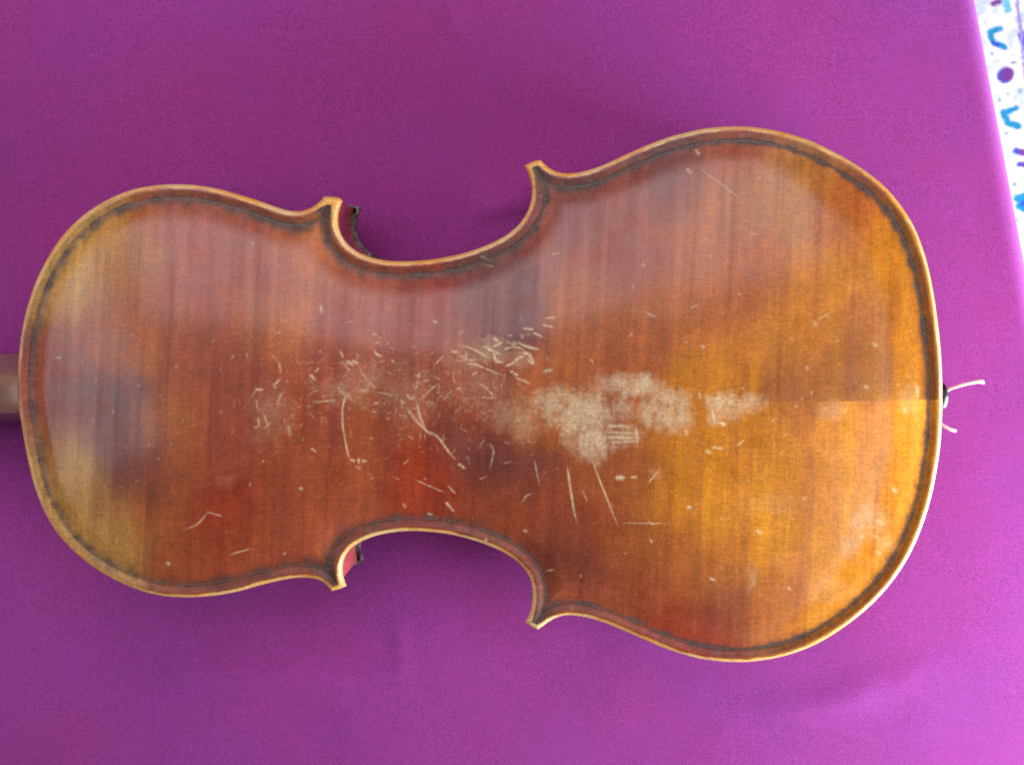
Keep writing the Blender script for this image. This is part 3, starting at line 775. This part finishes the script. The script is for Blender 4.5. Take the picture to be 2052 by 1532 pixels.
def ribs():
    z0, z1 = Z_BELLY + 0.0035, Z_EDGE - 0.0035
    bounds = []
    # rib runs: bouts split at the neck and at the end button
    left = resample(seg_w[0], 0.0008); right = resample(seg_w[4], 0.0008)
    kl = int(np.argmin(left[:, 0])); kr = int(np.argmax(right[:, 0]))
    runs = [left[:kl + 1], left[kl:], resample(seg_w[2], 0.0008), right[:kr + 1], right[kr:], resample(seg_w[6], 0.0008)]
    for run in runs:
        t = np.gradient(run, axis=0); t /= np.linalg.norm(t, axis=1)[:, None]
        n = np.stack([-t[:, 1], t[:, 0]], -1)
        mid = len(run) // 2
        test = run[mid] + n[mid] * 0.002
        _, i, dist = KD.find((test[0], test[1], 0))
        if np.dot(onrm[i], test - outline[i]) < 0: n = -n
        outer = run - n * 0.0019
        keep = np.array([KD.find((p[0], p[1], 0))[2] > 0.00178 for p in outer])
        outer, nn = outer[keep], n[keep]
        inner = outer - nn * 0.0012
        k = len(outer)
        zs = np.linspace(z0, z1, 6)
        prof = [np.column_stack([outer, np.full(k, z)]) for z in zs] + [np.column_stack([inner, np.full(k, z)]) for z in zs[::-1]]
        V = np.vstack(prof) - ORG
        m = len(prof); idx = np.arange(m * k).reshape(m, k)
        q = np.stack([idx[:, :-1], idx[:, 1:], np.roll(idx, -1, 0)[:, 1:], np.roll(idx, -1, 0)[:, :-1]], -1).reshape(-1, 4)
        me_o = mesh_np('rib', V, q, M_RIB, violin, smooth=False)
        bm = bmesh.new(); bm.from_mesh(me_o.data); bmesh.ops.recalc_face_normals(bm, faces=bm.faces); bm.to_mesh(me_o.data); bm.free()
ribs()

def neck():
    # heel, neck shaft, pegbox and scroll; the fingerboard lies under it, nearer the cloth
    ax0 = unproject(40, 792, Z_EDGE)
    def ring(xm, wb, wt, zb, zt, n=9):
        """U section: rounded back (high z) of half width wb, open flat side of half width wt at zt"""
        r = []
        for k in range(n):
            t = -1 + 2 * k / (n - 1)
            a = t * math.pi / 2
            r.append((xm, wb * math.sin(a), zb - (1 - math.cos(a)) * 0.0030))
        r += [(xm, wb + (wt - wb) * 0.35, zb - 0.012), (xm, wt, zt + 0.006), (xm, wt, zt), (xm, -wt, zt), (xm, -wt, zt + 0.006), (xm, -wb - (wt - wb) * 0.35, zb - 0.012)]
        return [Vector((p[0] - ORG[0] + ax0[0], p[1] - ORG[1] + ax0[1], p[2])) for p in r]
    zf = 0.0175
    bm = bmesh.new()
    secs = [(0.004, .0078, .0150, Z_EDGE - .0012, zf), (-0.002, .0078, .0150, Z_EDGE - .0014, zf), (-0.006, .0080, .0149, Z_EDGE - .0022, zf), (-0.012, .0084, .0146, Z_EDGE - .005, zf), (-0.020, .0088, .0143, Z_EDGE - .011, zf), (-0.030, .0090, .0140, Z_EDGE - .0165, zf), (-0.060, .0088, .0132, Z_EDGE - .0185, zf), (-0.125, .0080, .0118, Z_EDGE - .0195, zf)]
    loft(bm, [ring(*s) for s in secs])
    nk = obj_bm('neck', bm, M_NECK, violin)
    nk.data.set_sharp_from_angle(angle=math.radians(28))
    bm = bmesh.new()
    rings = []
    for xm, w in ((0.045, .0180), (0.0, .0146), (-0.06, .0130), (-0.128, .0115)):
        r = []
        for k in range(9):
            t = -1 + 2 * k / 8
            r.append((xm, w * t, zf - 0.0068 - 0.0022 * math.cos(t * math.pi / 2)))
        r += [(xm, w, zf - 0.0003), (xm, -w, zf - 0.0003)]
        rings.append([Vector((p[0] - ORG[0] + ax0[0], p[1] - ORG[1] + ax0[1], p[2])) for p in r])
    loft(bm, [[v + Vector((0, 0, 0.0)) for v in r] for r in rings[1:]])
    obj_bm('fingerboard', bm, M_EBONY, violin)
    bm = bmesh.new()
    pts, rad = [], []
    for k in range(8):
        t = k / 7
        pts.append((-0.123 - 0.07 * t, 0, 0.0255 + 0.012 * t * t)); rad.append(0.0115 - 0.003 * t)
    for k in range(1, 22):
        a = k / 21 * 2.2 * math.pi
        r = 0.014 * (1 - 0.6 * k / 21)
        pts.append((-0.193 - 0.008 - r * math.sin(a) + 0.0, 0, 0.0375 - 0.014 + r * math.cos(a))); rad.append(0.0085 - 0.003 * k / 21)
    pts = [Vector((p[0] - ORG[0] + ax0[0], p[1] - ORG[1] + ax0[1], p[2])) for p in pts]
    tube(bm, pts, rad, 12)
    obj_bm('scroll', bm, M_NECK, violin)
neck()

def end_fittings():
    zb = 0.0330
    c = unproject(1890, 806, Z_EDGE)
    x0, y0 = c[0] - ORG[0], c[1] - ORG[1]
    bm = bmesh.new()
    rings = []
    for dx, r in ((-0.0050, .0030), (0.0012, .0032), (0.0022, .0046), (0.0036, .0057), (0.0050, .0060), (0.0064, .0055), (0.0074, .0040), (0.0079, .0015)):
        rings.append([Vector((x0 + dx, y0 + r * math.cos(2 * math.pi * k / 24), zb + r * math.sin(2 * math.pi * k / 24))) for k in range(24)])
    loft(bm, rings)
    obj_bm('end_button', bm, M_EBONY, violin)
    def gut(px, zs, rads, label):
        w = [unproject(u, v, z) for (u, v), z in zip(px, zs)]
        P = np.array([[a[0] - ORG[0], a[1] - ORG[1], z] for a, z in zip(w, zs)])
        P = catmull(np.column_stack([P, rads]), 6)
        bm = bmesh.new()
        tube(bm, [p[:3] for p in P], [max(p[3], 0.0003) for p in P], 10)
        o = obj_bm('tail_gut', bm, M_GUT, violin)
        o['label'] = label
    gut([(1884, 796), (1900, 781), (1915, 775), (1935, 769), (1957, 764.5), (1966, 764), (1971, 767)], [.034, .0365, .0375, .038, .0375, .037, .0365], [.0006, .0006, .0006, .00064, .0007, .0009, .0006], 'long pale cut end of tail gut by the end button')
    gut([(1878, 842), (1889, 851), (1899, 857), (1908, 861), (1915, 863)], [.034, .0355, .036, .036, .0355], [.0006, .0006, .00062, .0007, .0006], 'short pale cut end of tail gut below the end button')
end_fittings()
